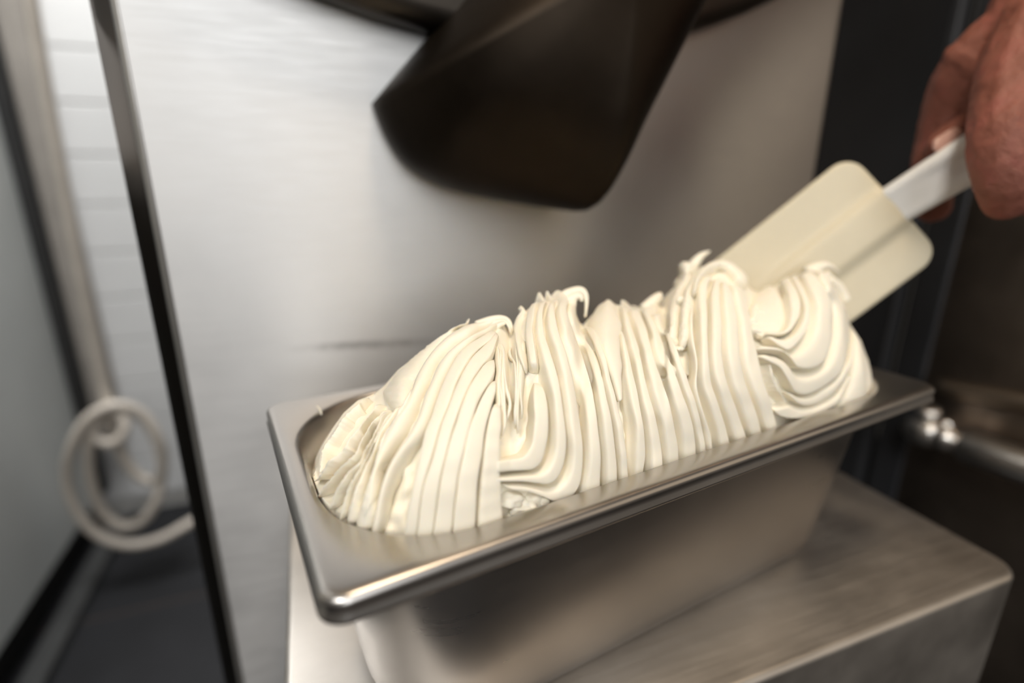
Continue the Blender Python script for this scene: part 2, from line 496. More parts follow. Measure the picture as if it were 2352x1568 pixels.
VC = np.array([(712, -.005), (735, .012), (771, .022), (860, .030), (1000, .020), (1165, .010), (1350, .010), (1530, .010), (1640, .010), (1740, -.006), (1890, -.017), (1930, -.024), (1960, -.035), (1985, -.047), (2004, -.056)])
# near inner rim of the pan seen as a curve x -> (y, v)
rim = []
for u, v in rrect(IU - .0015, IV - .0015, .049, 24, 60):
    if v < .004:
        q = project(pan_w(u, v, PH)); rim.append((q[0], q[1], v, u))
rim = sorted(rim, key=lambda r: math.atan2(r[2], r[3]) if r[2] < 0 else (-math.pi - .01 if r[3] < 0 else .01))
i0 = min(range(len(rim)), key=lambda i: rim[i][0]); i1 = max(range(len(rim)), key=lambda i: rim[i][0])
rim = np.array(rim[i0:i1 + 1])
keep = [0]
for i in range(1, len(rim)):
    if rim[i, 0] > rim[keep[-1], 0] + .5: keep.append(i)
rim = rim[keep]
def vat(px, v):
    d = ray(px); nn = np.array([-sps, cps, 0]); o = np.array([PC[0], PC[1], 0])
    return CAM + (v - nn @ (CAM - o)) / (nn @ d) * d
def S(x, y, dy=0.0, dv=0.0, smx=0):
    yt = np.interp(x, SIL[:, 0], SIL[:, 1]) + dy
    yr = np.interp(x, rim[:, 0], rim[:, 1]); vn = np.interp(x, rim[:, 0], rim[:, 2]) + dv
    vc = np.interp(x, VC[:, 0], VC[:, 1])
    vc = max(vc, vn + .006)
    t = (yr - y) / max(12.0, yr - yt)
    if t <= 0: v = vn + .004 * min(1.5, -t)
    else:
        tt = min(t, .985); v = vc - (vc - vn) * math.sqrt(1 - tt ** 2) ** 1.15
    return vat((x, y), v)
def SN(x, y):
    e = 3.0
    a = S(x + e, y) - S(x - e, y); b = S(x, y - e) - S(x, y + e)
    nrm = np.cross(a, b); l = np.linalg.norm(nrm)
    nrm = nrm / l if l > 1e-9 else -ray((x, y))
    if nrm @ ray((x, y)) > 0: nrm = -nrm
    view = -ray((x, y)); view /= np.linalg.norm(view)
    nrm = nrm * .65 + view * .35
    return nrm / np.linalg.norm(nrm)
PROF = {
 'saw': [(-1, -1.3), (-.99, -.6), (-.94, -.45), (-.82, -.28), (-.68, -.06), (-.56, .28), (-.45, .58), (-.34, .78), (-.22, .90), (-.08, .965), (.1, .99), (.35, 1.0), (.65, 1.0), (.84, .99), (.92, .965), (.96, .88), (.985, .65), (1.0, 0), (1.0, -1.3)],
 'sym': [(-1, -1.3), (-.995, .1), (-.975, .66), (-.94, .86), (-.88, .945), (-.76, .98), (-.4, 1.0), (.3, 1.0), (.7, .985), (.84, .95), (.91, .87), (.96, .66), (.988, .1), (1, -1.3)],
 'round': [(-1, -1.3), (-.97, -.2), (-.86, .3), (-.68, .66), (-.42, .9), (-.14, 1.0), (.14, 1.0), (.42, .9), (.68, .66), (.86, .3), (.97, -.2), (1, -1.3)],
 'knife': [(-1, -1.3), (-.95, -.6), (-.75, -.35), (-.45, -.05), (-.15, .35), (.12, .75), (.3, 1.0), (.45, .95), (.58, .55), (.72, .0), (.86, -.5), (1, -1.3)],
}
def wob(n, amp, freq):
    t = np.linspace(0, 1, n); a = np.zeros(n)
    for k in range(1, freq + 1):
        a += rng.normal() * np.sin(2 * math.pi * (k * t + rng.random())) / k ** .7
    return a * amp
def dedupe(pts, d=9.0):
    out = [pts[0]]
    for p in pts[1:]:
        if math.dist(p, out[-1]) > d: out.append(p)
    return out
def ridge(left, right, prof='saw', hh=.0042, n=64, ext=26, taper=0.05, wamp=.6, lift=0.0, rag=0.0, name='ridge', taper0=0.0):
    left = dedupe(list(left)); right = dedupe(list(right))
    if ext:
        for s in (left, right):
            a, b = np.array(s[0]), np.array(s[1]); d = (a - b) / np.linalg.norm(a - b)
            s.insert(0, tuple(a + d * ext))
    L = catmull(left, n); Rr = catmull(right, n)
    wl = wob(n, wamp, 5); wr = wob(n, wamp, 5)
    rg = rng.normal(size=n) * rag
    hw = 1 + wob(n, .035, 7)
    P = PROF[prof]; m = len(P); V = []; F = []
    for i in range(n):
        d = Rr[i] - L[i]; w = np.linalg.norm(d) + 1e-6; dn = d / w
        t = i / (n - 1)
        k = 1.0
        if taper and t > 1 - taper: k = max(.04, math.sqrt(max(0, 1 - ((t - 1 + taper) / taper) ** 2)))
        if taper0 and t < taper0: k = min(k, max(.04, math.sqrt(max(0, 1 - ((taper0 - t) / taper0) ** 2))))
        a = L[i] + dn * (wl[i] + rg[i]); b = Rr[i] + dn * wr[i]
        c = (a + b) / 2; a = c + (a - c) * (.25 + .75 * k); b = c + (b - c) * (.25 + .75 * k)
        nn = SN(*c)
        scale = min(1.0, w / 16.0)
        for cc, h in P:
            q = a + (b - a) * (cc + 1) / 2
            hgt = (h * hw[i] - 1) * hh * scale
            hgt = hgt * k + (1 - k) * (-hh * 1.6) + lift
            if rag: hgt += rng.normal() * .00018
            V.append(S(*q) + nn * hgt)
    for i in range(n - 1):
        for j in range(m):
            j2 = (j + 1) % m
            F.append((i * m + j, i * m + j2, (i + 1) * m + j2, (i + 1) * m + j))
    F.append(tuple(range(m))); F.append(tuple((n - 1) * m + j for j in range(m)))
    return gpart(name, V, F)

# --- the mass under the ridges
def mass():
    xs = np.r_[np.linspace(713, 760, 16), np.linspace(764, 1940, 300), np.linspace(1944, 2003, 26)]
    NF, NB = 46, 22
    V = []; F = []
    cols = len(xs)
    f1 = rng.random((3, 4)) * 6.28
    for x in xs:
        yr = np.interp(x, rim[:, 0], rim[:, 1]); yt = np.interp(x, SIL[:, 0], SIL[:, 1])
        dy = min(14.0, .14 * (yr - yt)); dv = .0050
        for r in range(NF):
            t = -0.0 + r / (NF - 1)
            if r == 0: y = yr + 30
            else: y = yr + 8 - (yr + 8 - (yt + dy)) * (r - 1) / (NF - 2)
            nz = .0007 * math.sin(x * .11 + f1[0, 0] + 1.7 * math.sin(y * .05)) + .0005 * math.sin(y * .13 + x * .031 + f1[0, 1])
            P = S(x, y, dy, dv)
            vd = ray((x, y)); vd /= np.linalg.norm(vd)
            tt = max(0.0, min(1.0, (yr - y) / (yr - yt + 1e-6)))
            deep = math.sin(math.pi * min(1.0, tt * 1.05)) ** 1.0 * (.003 + .012 * max(0.0, min(1.0, (930 - x) / 60.0)) * max(0.0, min(1.0, (x - 716) / 30.0)))
            V.append(P + vd * (.0012 + nz + deep))
        c = pan_l(V[-1]); u = min(max(c[0], -IU + .006), IU - .006)
        # far wall limit at this u
        rc = IR - .004; hv = IV - .004; hu = IU - .004
        ex = max(0, abs(u) - (hu - rc)); vf = hv - rc + math.sqrt(max(1e-6, rc * rc - ex * ex))
        vf = max(vf, c[1] + .004)
        for r in range(1, NB + 1):
            s_ = r / NB
            v = c[1] + (vf - c[1]) * s_
            w = c[2] - (c[2] - .100) * (.8 * s_ + .2 * s_ * s_) + .0012 * math.sin(u * 160 + v * 60) * math.sin(math.pi * s_)
            V.append(pan_w(c[0] + (u - c[0]) * r / NB, v, w))
    R_ = NF + NB
    for i in range(cols - 1):
        for r in range(R_ - 1):
            F.append((i * R_ + r, (i + 1) * R_ + r, (i + 1) * R_ + r + 1, i * R_ + r + 1))
    return gpart('mass', V, F)
mass()
# fill low in the pan, under the pile
fill = [[pan_w(u, v, w) for u, v in rrect(hu, hv, r)] for hu, hv, r, w in ((.140, .043, .038, .004), (.152, .053, .042, .012), (.1655, .0638, .047, .104), (.120, .040, .03, .110))]
nf = len(fill[0]); V = [v for L in fill for v in L]; F = []
for L in range(3):
    for i in range(nf):
        j = (i + 1) % nf; F.append((L * nf + i, L * nf + j, (L + 1) * nf + j, (L + 1) * nf + i))
F.append(tuple(range(nf))); F.append(tuple(3 * nf + i for i in range(nf)))
gpart('filling', V, F)

# --- first wave (left)
La_R = T('A', (640, 1050), (670, 850), (760, 650), (870, 480), (960, 330), (1030, 180), (1090, 60), 'B', (500, 640), (560, 520), (640, 410), (740, 320), (880, 240), (980, 190), (1100, 150), (1210, 128))
La_L = T('A', (500, 1330), (560, 1000), (600, 750), (690, 540), (820, 380), (900, 240), (960, 60), 'B', (400, 600), (470, 480), (540, 385), (640, 290), (780, 190), (880, 145), (1000, 135), (1180, 100))
ridge(La_L, La_R, 'round', .005)
Lb_top = [(560, 900), (610, 760), (680, 600), (770, 450), (870, 350), (1050, 240), (1140, 165), (1200, 140)]
ridge(T('A', (580, 1400), (630, 1150), (690, 950), (780, 760), (880, 600), (970, 440), (1010, 340), 'B', (430, 920), (460, 780), (500, 700), (580, 510), (700, 380), (860, 275), (980, 215), (1130, 150), (1190, 130)),
      T('A', (690, 1400), (720, 1150), (790, 920), (900, 740), (1000, 620), (1060, 530), 'B', (525, 1000), *Lb_top), 'round', .005)
Lc = T('A', (1010, 1450), (1060, 1080), 'B', (560, 1370), (600, 1200), (640, 1050), (680, 950), (720, 850), (780, 690), (850, 550), (930, 440), (1030, 350), (1100, 290), (1160, 190))
Lb = T('A', (890, 1460), (950, 1140), (1000, 900), (1040, 700), (1075, 530), 'B', (535, 1010), (570, 900), (620, 760), (690, 600), (780, 450), (880, 355), (1050, 245), (1140, 170))
Ld = T('A', (1160, 1440), (1200, 1140), 'B', (650, 1500), (720, 1200), (770, 1040), (820, 900), (900, 710), (1000, 560), (1100, 440), (1140, 330), (1168, 210))
Le = T('A', (1330, 1420), (1370, 1080), 'B', (800, 1540), (880, 1180), (940, 980), (1000, 830), (1110, 640), (1130, 520), (1120, 430))
Lf = T('A', (1545, 1395), 'B', (985, 1560), (1020, 1350), (1040, 1180), (1060, 1060), (1095, 920), (1140, 760), (1140, 620))
Lg = T('C', (225, 1310), (205, 900), (205, 600), 'B', (1190, 1080), (1185, 930), (1165, 850))
Lf2 = T('A', (1560, 1390), 'B', (1010, 1560), (1040, 1200), (1060, 1080), (1095, 935), (1140, 835))
ridge(Lb, Lc, 'sym', .006)
ridge(Lc, Ld, 'sym', .006)
ridge(Ld[:-2], Le, 'sym', .0045, taper=.08)
ridge(Le[:-2], Lf, 'sym', .0050, taper=.08)
ridge(Lf2, Lg, 'sym', .0055, taper=.1)
# ragged folds fanning out at the left end
fans = [
 ([(118, 870), (125, 700), (180, 600), (290, 440), (350, 350), (470, 240), (590, 190)], [(150, 860), (180, 690), (270, 560), (370, 440), (440, 390), (540, 300), (640, 210)], .009),
 ([(85, 960), (150, 820), (230, 730), (300, 640), (400, 540), (500, 440), (600, 320), (680, 230)], [(140, 960), (260, 830), (380, 700), (420, 640), (480, 560), (555, 460), (640, 350), (720, 240)], .013),
 ([(100, 1080), (200, 960), (320, 830), (420, 720), (480, 590), (560, 500), (640, 380), (720, 260)], [(170, 1110), (260, 960), (400, 830), (490, 740), (530, 640), (600, 530), (680, 400), (750, 270)], .0135),
 ([(170, 1180), (240, 1040), (340, 900), (460, 790), (520, 690), (590, 570), (660, 430), (740, 280)], [(270, 1230), (320, 1090), (400, 950), (510, 830), (560, 700), (630, 590), (700, 430), (770, 290)], .0135),
 ([(270, 1280), (325, 1080), (390, 950), (480, 840), (560, 720), (620, 610), (690, 470), (780, 290)], [(350, 1310), (400, 1100), (480, 960), (560, 800), (600, 700), (660, 590), (740, 460), (830, 280)], .012),
 ([(335, 1310), (395, 1110), (450, 1000), (530, 860), (590, 750), (660, 580), (740, 440), (830, 270)], [(470, 1330), (510, 1110), (560, 930), (610, 780), (660, 640), (740, 490), (830, 350), (900, 210)], .008),
 ([(430, 1350), (500, 1130), (555, 960), (610, 790), (680, 600), (790, 420), (880, 270), (930, 100)], [(600, 1400), (640, 1100), (650, 900), (690, 720), (760, 560), (880, 380), (960, 200), (1000, 60)], .005)]
for i, (l, r, hh) in enumerate(fans):
    ridge(T('A', *l), T('A', *r), 'knife' if i < 5 else 'round', hh, ext=14, rag=.7, wamp=1.6, name='ragged_fold', taper=.12)

ridge(T('A', (690, 330), (650, 230), (640, 165), 'B', (90, 715), (190, 605), (300, 500), (430, 400), (520, 335), (640, 255), (760, 185), (880, 128)),
      T('A', (830, 330), (890, 200), (930, 60), 'B', (400, 590), (460, 490), (530, 400), (600, 330), (700, 255), (800, 195), (930, 150)), 'round', .003, ext=0, rag=.3, wamp=1.4, name='smear', lift=-.0008, taper0=.2)
# --- second wave
ridge(T('D', (190, 805), (140, 680), (105, 520), (110, 380), (190, 270)), T('D', (225, 795), (200, 680), (165, 520), (152, 400), (235, 250)), 'round', .0035, ext=0, taper0=.1)
ridge(T('D', (235, 790), (200, 640), (185, 500), (190, 350), (250, 220)), T('D', (335, 785), (308, 600), (283, 430), (290, 330), (330, 180)), 'saw', .004, ext=0, taper0=.1)
B1 = [(390, 880), (345, 740), (310, 600), (285, 420), (310, 240), (380, 155)]
ridge(T('C', (210, 810), (290, 800), (400, 775), (460, 690), (490, 570), (505, 400), (490, 200), (500, 50)), T('C', (205, 925), (400, 905), (500, 890), (570, 830), (610, 720), (635, 580), (638, 400), (630, 200), (590, 50)), 'sym', .0055, ext=10, taper=.35)
ridge(T('C', (205, 945), (400, 925), (520, 905), (600, 830), (645, 700), (650, 560), (642, 380), (632, 200), 'D', *B1),
      T('C', (205, 1005), (350, 1005), (500, 1015), (620, 1025), (700, 980), (760, 880), (790, 740), (792, 600), (770, 400), (740, 180), 'D', (510, 840), (450, 640), (400, 490), (380, 330), (400, 210), (450, 140)), 'saw', .0068, ext=10, n=90)
B3 = [(640, 830), (590, 660), (530, 490), (495, 340), (485, 220), (520, 132)]
ridge(T('C', (210, 1020), (350, 1020), (500, 1030), (630, 1040), (720, 975), (778, 875), (803, 740), (800, 600), (777, 400), (747, 180), 'D', (517, 840), (457, 640), (407, 490), (386, 330), (410, 210), (460, 138)),
      T('C', (340, 1085), (480, 1110), (600, 1150), (700, 1190), (830, 1150), (905, 1050), (938, 900), (942, 740), (930, 560), (900, 350), (850, 60), 'D', *B3), 'saw', .0068, ext=6, n=90)
s4r = [(730, 650), (670, 480), (610, 320), (600, 255), (640, 125)]
ridge(T('C', (885, 1095), (930, 930), (946, 740), (933, 560), (903, 350), (853, 60), 'D', (645, 830), (595, 660), (535, 490), (500, 340), (490, 220), (540, 130)), T('C', (1100, 1010), (1103, 780), (1080, 500), (1030, 200), (980, 0), 'D', *s4r), 'saw', .0068)
s5r = [(920, 900), (850, 700), (760, 520), (700, 400), (680, 270), (700, 130)]
ridge(T('C', (1100, 1012), (1105, 780), (1083, 500), (1033, 200), (983, 0), 'D', *s4r), T('C', (1250, 970), (1245, 800), (1206, 457), (1150, 220), 'D', *s5r), 'saw', .0068)
ridge(T('C', (1252, 970), (1248, 800), (1208, 457), (1152, 220), 'D', *s5r[:4]), T('C', (1350, 930), (1330, 720), (1295, 480), (1240, 260), (1200, 100), 'D', (1010, 900), (950, 720), (850, 480), (760, 400)), 'saw', .007)
# --- third wave
ridge(T('D', (1075, 1100), (1015, 900), (955, 720), (860, 480), (780, 400), (870, 245), (945, 180)), T('D', (1110, 1080), (1105, 780), (1085, 560), (1080, 400), (1055, 250), (1045, 190)), 'round', .0015, ext=0, name='smear', wamp=1.2)
C1 = [(1155, 640), (1130, 520), (1100, 380), (1070, 250), (1060, 198)]
ridge(T('E', (200, 1110), (205, 960), (215, 850), (210, 700), (190, 560), (160, 400), (130, 200), 'D', (1112, 780), (1088, 560), (1080, 410)), T('E', (310, 1080), (325, 960), (320, 800), (290, 600), (240, 320), (180, 50), 'D', (1150, 660), (1110, 500), (1092, 400)), 'saw', .004, taper=.1)
C2e = [(475, 1030), (470, 880), (440, 700), (400, 540), (340, 300), (280, 60)]; C2d = [(1250, 620), (1170, 400), (1125, 250), (1120, 205)]
ridge(T('E', (320, 1080), (335, 960), (330, 800), (300, 600), (250, 320), (190, 50), 'D', *C1), T('E', *C2e, 'D', *C2d), 'saw', .0066)
C3e = [(625, 975), (620, 850), (590, 680), (540, 480), (480, 270), (400, 70)]; C3d = [(1320, 460), (1245, 275), (1230, 225)]
ridge(T('E', *C2e, 'D', *C2d), T('E', *C3e, 'D', *C3d), 'saw', .0066)
C4e = [(785, 925), (780, 850), (740, 650), (680, 450), (600, 230), (520, 40)]; C4d = [(1470, 560), (1400, 420), (1330, 290), (1310, 215)]
ridge(T('E', *C3e, 'D', *C3d), T('E', *C4e, 'D', *C4d), 'saw', .0066)
ridge(T('E', *C4e, 'D', *C4d[:3]), T('E', (870, 900), (850, 800), (800, 560), (730, 330), (640, 100), 'F', (400, 920), (340, 820), (290, 700), (285, 560)), 'saw', .0066)
# --- fourth wave
ridge(T('F', (300, 900), (305, 720), (315, 560), (355, 400), (450, 265), (540, 160)), T('F', (390, 900), (400, 720), (405, 560), (440, 420), (520, 290), (600, 190)), 'round', .004, ext=0, wamp=2.2, rag=.5, taper0=.2)
ridge(T('F', (420, 900), (425, 720), (425, 560), (455, 420), (535, 290), (615, 190)), T('F', (520, 900), (525, 720), (550, 430), (585, 330), (650, 210), (700, 165)), 'round', .004, ext=0, wamp=2.2, rag=.5, taper0=.2)
ridge(T('E', (880, 900), (850, 700), (790, 500), (755, 350), (770, 200), 'F', (565, 1000), (530, 850), (515, 700), (540, 500)), T('E', (950, 870), (940, 760), (880, 620), (820, 430), (800, 270), (805, 120), 'F', (592, 950), (572, 800), (567, 600), (570, 480)), 'round', .0045, taper=.1)
D2e = [(1085, 830), (1050, 680), (990, 500), (930, 300), (890, 60)]; D2f = [(700, 1000), (685, 700), (680, 480), (700, 350), (760, 235)]
ridge(T('E', (955, 868), (945, 755), (905, 615), (835, 395), (810, 255), 'F', (612, 1150), (605, 1000), (595, 800), (583, 600), (565, 440), (590, 320), (660, 235)), T('E', *D2e, 'F', *D2f), 'saw', .0068)
D3e = [(1230, 780), (1190, 660), (1140, 520), (1070, 320), (1025, 60)]; D3f = [(830, 1000), (815, 700), (800, 460), (800, 340), (830, 270)]
ridge(T('E', *D2e, 'F', *D2f), T('E', *D3e, 'F', *D3f), 'saw', .0068)
D4e = [(1370, 730), (1310, 530), (1240, 330), (1180, 60)]; D4f = [(980, 850), (950, 600), (900, 420), (850, 305)]
ridge(T('E', *D3e, 'F', *D3f), T('E', *D4e, 'F', *D4f), 'saw', .0066)
ridge(T('E', *D4e, 'F', *D4f), T('E', (1510, 690), (1470, 520), (1400, 300), (1340, 60), 'F', (1110, 860), (1070, 620), (1060, 480), (960, 345)), 'saw', .0066)
ridge(T('F', (540, 450), (580, 290), (690, 185), (840, 165), (970, 225), (1085, 370)), T('F', (585, 440), (635, 310), (730, 225), (830, 205), (915, 265), (1030, 400)), 'round', .004, ext=0, name='swirl', lift=.0028, taper=.15)
# --- fifth wave: nested shells
shells = [
 ([(420, 630), (560, 630), (615, 550), (605, 400), (560, 250), (500, 190)], [(410, 655), (600, 655), (695, 575), (738, 430), (700, 280), (620, 120)], .0035, .0012),
 ([(412, 662), (600, 662), (700, 580), (742, 430), (704, 280), (624, 118)], [(440, 690), (560, 770), (645, 790), (780, 640), (822, 500), (810, 350), (740, 200), (655, 100)], .0045, .0010),
 ([(340, 740), (560, 770), (645, 795), (785, 640), (826, 500), (814, 350), (745, 200), (660, 96)], [(340, 790), (560, 810), (640, 860), (720, 955), (850, 965), (960, 890), (1020, 720), (1030, 500), (1000, 330), (900, 160), (800, 55)], .0055, .0008),
 ([(350, 800), (560, 825), (640, 870), (720, 965), (850, 972), (965, 895), (1024, 720), (1034, 500), (1004, 330), (905, 160), (805, 52)], [(360, 840), (470, 905), (560, 960), (640, 1090), (700, 1180), (800, 1200), (950, 1130), (1100, 1000), (1180, 800), (1190, 600), (1150, 430), (1050, 250), (945, 30)], .006, .0004),
 ([(640, 1165), (720, 1205), (820, 1208), (955, 1138), (1095, 1015), (1186, 820), (1200, 640), (1180, 540)], [(640, 1195), (720, 1280), (820, 1295), (960, 1245), (1100, 1115), (1205, 930), (1228, 740), (1200, 590)], .005, 0),
 ([(700, 1290), (850, 1302), (980, 1252), (1090, 1170), (1190, 1000)], [(480, 1310), (560, 1395), (700, 1420), (860, 1400), (1000, 1330), (1090, 1250), (1210, 1020)], .005, 0),
]
ridge(T('G', (290, 590), (300, 420), (330, 270), (400, 205)), T('G', (420, 645), (560, 635), (612, 530), (602, 400), (557, 250), (500, 192)), 'round', .003, ext=0, wamp=1.0, name='shell', lift=-.0005)
for l, r, hh, lf in shells:
    ridge(T('G', *l), T('G', *r), 'saw', hh, n=80, ext=0, lift=lf, wamp=.9, name='shell', taper=.06, taper0=.06)
ridge(T('G', (1130, 1290), (1200, 1150), (1235, 1000), (1235, 780), (1195, 570)), T('G', (1368, 1200), (1372, 1100), (1370, 1000), (1335, 830), (1265, 665)), 'round', .003, ext=18, name='shell')
ridge(T('G', (420, 930), (440, 1080), (490, 1200), (600, 1290)), T('G', (500, 960), (545, 1080), (600, 1180), (640, 1265)), 'knife', .006, ext=4, rag=.6, name='ragged_fold', wamp=1.2)
ridge(T('G', (285, 560), (285, 440), (310, 370), (370, 360)), T('G', (395, 570), (390, 500), (380, 440), (375, 400)), 'round', .004, ext=0, rag=.5, name='ragged_fold', wamp=1.5, taper=.2, taper0=.2)

# --- curls, peaks and crumbs standing free of the pile
def curl(pts, name='curl', n=28, flat=1.0, seg=12):
    """pts: (x, y, v, radius in px)"""
    A = np.array(pts, float); C_ = catmull(A, n)
    path = [vat(q[:2], q[2]) for q in C_]
    dep = [(ROT @ (p - CAM))[2] for p in path]
    V, F = tube_data(path, [max(.0003, q[3] * d / FPX) for q, d in zip(C_, dep)], seg, flat)
    return gpart(name, V, F)
curl([(1095, 748, .006, 12), (1125, 738, .006, 12), (1148, 732, .004, 9), (1164, 735, .001, 7), (1172, 745, -.002, 5), (1175, 758, -.004, 4), (1174, 770, -.004, 2)])
curl([(1105, 757, .003, 9), (1132, 744, .002, 8), (1150, 738, .0, 6), (1163, 741, -.003, 4), (1170, 752, -.005, 3), (1172, 764, -.006, 1.5)])
curl([(1128, 765, -.001, 8), (1140, 752, -.002, 7), (1152, 744, -.003, 5), (1160, 744, -.004, 3)])
curl([(1285, 690, .008, 14), (1302, 677, .008, 13), (1320, 670, .006, 12), (1335, 669, .004, 11), (1344, 678, .002, 8), (1347, 694, .0, 5), (1346, 712, -.001, 3.5), (1344, 728, -.001, 3)])
curl([(1290, 705, .004, 12), (1308, 690, .003, 11), (1324, 681, .002, 9), (1334, 682, .0, 6), (1336, 692, -.001, 3)])
curl([(1478, 712, .004, 14), (1495, 698, .004, 15), (1510, 684, .004, 12), (1516, 677, .004, 8), (1519, 674, .004, 4)], 'peak')
curl([(1560, 660, .012, 16), (1580, 630, .012, 16), (1596, 604, .012, 12), (1610, 588, .012, 8), (1622, 581, .012, 5), (1631, 577, .012, 1.5)], 'peak')
curl([(1852, 628, -.014, 16), (1876, 616, -.016, 14), (1895, 610, -.018, 9), (1910, 614, -.020, 6), (1920, 621, -.021, 3.5), (1929, 624, -.022, 1.2)], 'peak')
for a in ([(1896, 628), (1908, 650), (1918, 672), (1928, 690)], [(1908, 640), (1922, 655), (1932, 672), (1938, 690)]):
    curl([(x + rng.normal() * 2, y, np.interp(x, VC[:, 0], VC[:, 1]) - .006, 8 + rng.random() * 3) for x, y in a], 'ragged_fold')
# wrinkles hanging in the gap between first and second wave
for k in range(8):
    x0 = 1146 + k * 6.4 + rng.normal() * 1.2; y0 = 772 + rng.random() * 14 - k * 1.2; ln = 120 + rng.random() * 110
    pts = [(x0 + 3 * math.sin(j * 1.1 + k) + j * (1.4 - .05 * k), y0 + ln * j / 6) for j in range(7)]
    l = [(x - 4, y) for x, y in pts]; r = [(x + 4 + rng.random(), y) for x, y in pts]
    ridge(l[::-1], r[::-1], 'round', .0032, n=30, ext=0, wamp=.8, rag=.0, name='wrinkle', taper=.2, taper0=.25, lift=-.0012)
# crumbs broken off in the hollows
def crumb(px, v, rpx, k):
    P = vat(px, v); dep = (ROT @ (P - CAM))[2]; r = rpx * dep / FPX
    bm = bmesh.new(); bmesh.ops.create_icosphere(bm, subdivisions=3, radius=r)
    ph = rng.random(6) * 6.28
    for vv in bm.verts:
        d = vv.co.normalized()
        s = 1 + .26 * math.sin(4 * d.x + ph[0]) * math.sin(5 * d.y + ph[1]) + .10 * math.sin(7 * d.z + ph[2] + 3 * d.x)
        vv.co = Vector((vv.co.x * (1.2 + .2 * math.sin(ph[3])), vv.co.y, vv.co.z * (.8 + .25 * math.sin(ph[4])))) * s
    for vv in bm.verts: vv.co += Vector(P)
    me = from_bm('crumb', bm); return local(obj('crumb', me, M['gelato']), gel)
def sv(px, off=.003):
    return pan_l(S(*px))[1] + off
for px, rp in (((1170, 1146), 24), ((1192, 1160), 30), ((1216, 1158), 30), ((1178, 1182), 26), ((1240, 1152), 26), ((1206, 1178), 26), ((1262, 1146), 20), ((1566, 690), 11), ((1578, 704), 9),
               ((1560, 800), 9), ((1752, 724), 12), ((1745, 768), 11)):
    crumb(px, sv(px, .006 if rp > 15 else .003), rp, 0)
# smear of gelato left on the pan's inner wall
curl([(728, 932, .058, 3), (736, 942, .058, 6), (738, 960, .056, 6), (734, 985, .052, 4), (733, 1010, .048, 3)], 'smear', flat=.35)

# ------------------------------------------------------------------ spatula
spt = tag(empty('spatula', at_depth((2050, 470), .35)), 'ivory silicone spatula with white plastic handle pushed into the gelato', 'spatula')
def spat_frame():
    # blade end edge corners (handle side) and far corners, real distances along the tool
    TL = at_depth((1950, 352), .352); TR = at_depth((2162, 585), .345)
    BL = at_depth((1610, 622), .372); 
    ex = (TR - TL); wd = np.linalg.norm(ex); ex /= wd
    ey = BL - TL; ey -= (ey @ ex) * ex; ln = np.linalg.norm(ey); ey /= ln
    ez = np.cross(ex, ey)
    if ez @ ROT[2] > 0: ez = -ez
    return TL, ex, ey, ez, wd
TL, ex, ey, ez, wd = spat_frame()
LN = .150
def bl(a, b, c): return TL + ex * a + ey * b + ez * c
# blade: rounded rectangle, thick at the socket, thin at the edges
def blade():
    NA, NB_ = 44, 40
    V = []; F = []
    r = .014
    def half(a):      # half thickness across the blade
        t = abs(a - wd / 2) / (wd / 2)
        e = min(1.0, (1 - t) / .06)
        return (.0022 + .0012 * (1 - t)) * (max(0, 1 - (1 - e) ** 2)) ** .5 + .0002
    def inset(b):     # rounded corners at the handle end
        if b < r: return r - math.sqrt(max(0, r * r - (r - b) ** 2))
        return 0.0
    bs = [r * (1 - math.cos(math.pi / 2 * k / 9)) for k in range(10)] + list(np.linspace(r, LN, NB_ - 9))[1:]
    NBt = len(bs)
    for side in (1, -1):
        for b in bs:
            i0 = inset(b)
            for k in range(NA):
                tt = k / (NA - 1); tt = .5 - .5 * math.cos(math.pi * tt)
                a = i0 + (wd - 2 * i0) * tt
                th = half(wd / 2 + (a - wd / 2) * (wd / 2) / (wd / 2 - i0 + 1e-6))
                eb = min(1.0, (b + .0004) / .004); th *= math.sqrt(max(0.02, 1 - (1 - eb) ** 2))
                th *= 1 - .45 * (b / LN)
                # raised socket along the middle
                w = .0140 * (1 - .10 * b / LN); dd = abs(a - wd / 2)
                k2 = 1 / (1 + math.exp((dd - w) / .0009))
                fade = 1 / (1 + math.exp((b - .095) / .006))
                th += .0042 * k2 * fade * min(1, eb)
                V.append(bl(a, b, side * th))
    off = NBt * NA
    for s in range(2):
        for i in range(NBt - 1):
            for k in range(NA - 1):
                q = (s * off + i * NA + k, s * off + i * NA + k + 1, s * off + (i + 1) * NA + k + 1, s * off + (i + 1) * NA + k)
                F.append(q if s == 0 else q[::-1])
    per = [k for k in range(NA)] + [i * NA + NA - 1 for i in range(1, NBt)] + [(NBt - 1) * NA + k for k in range(NA - 2, -1, -1)] + [i * NA for i in range(NBt - 2, 0, -1)]
    for i in range(len(per)):
        j = (i + 1) % len(per); F.append((per[i], per[j], off + per[j], off + per[i]))
    return pydata('blade', V, F)
local(obj('blade', blade(), M['blade']), spt)
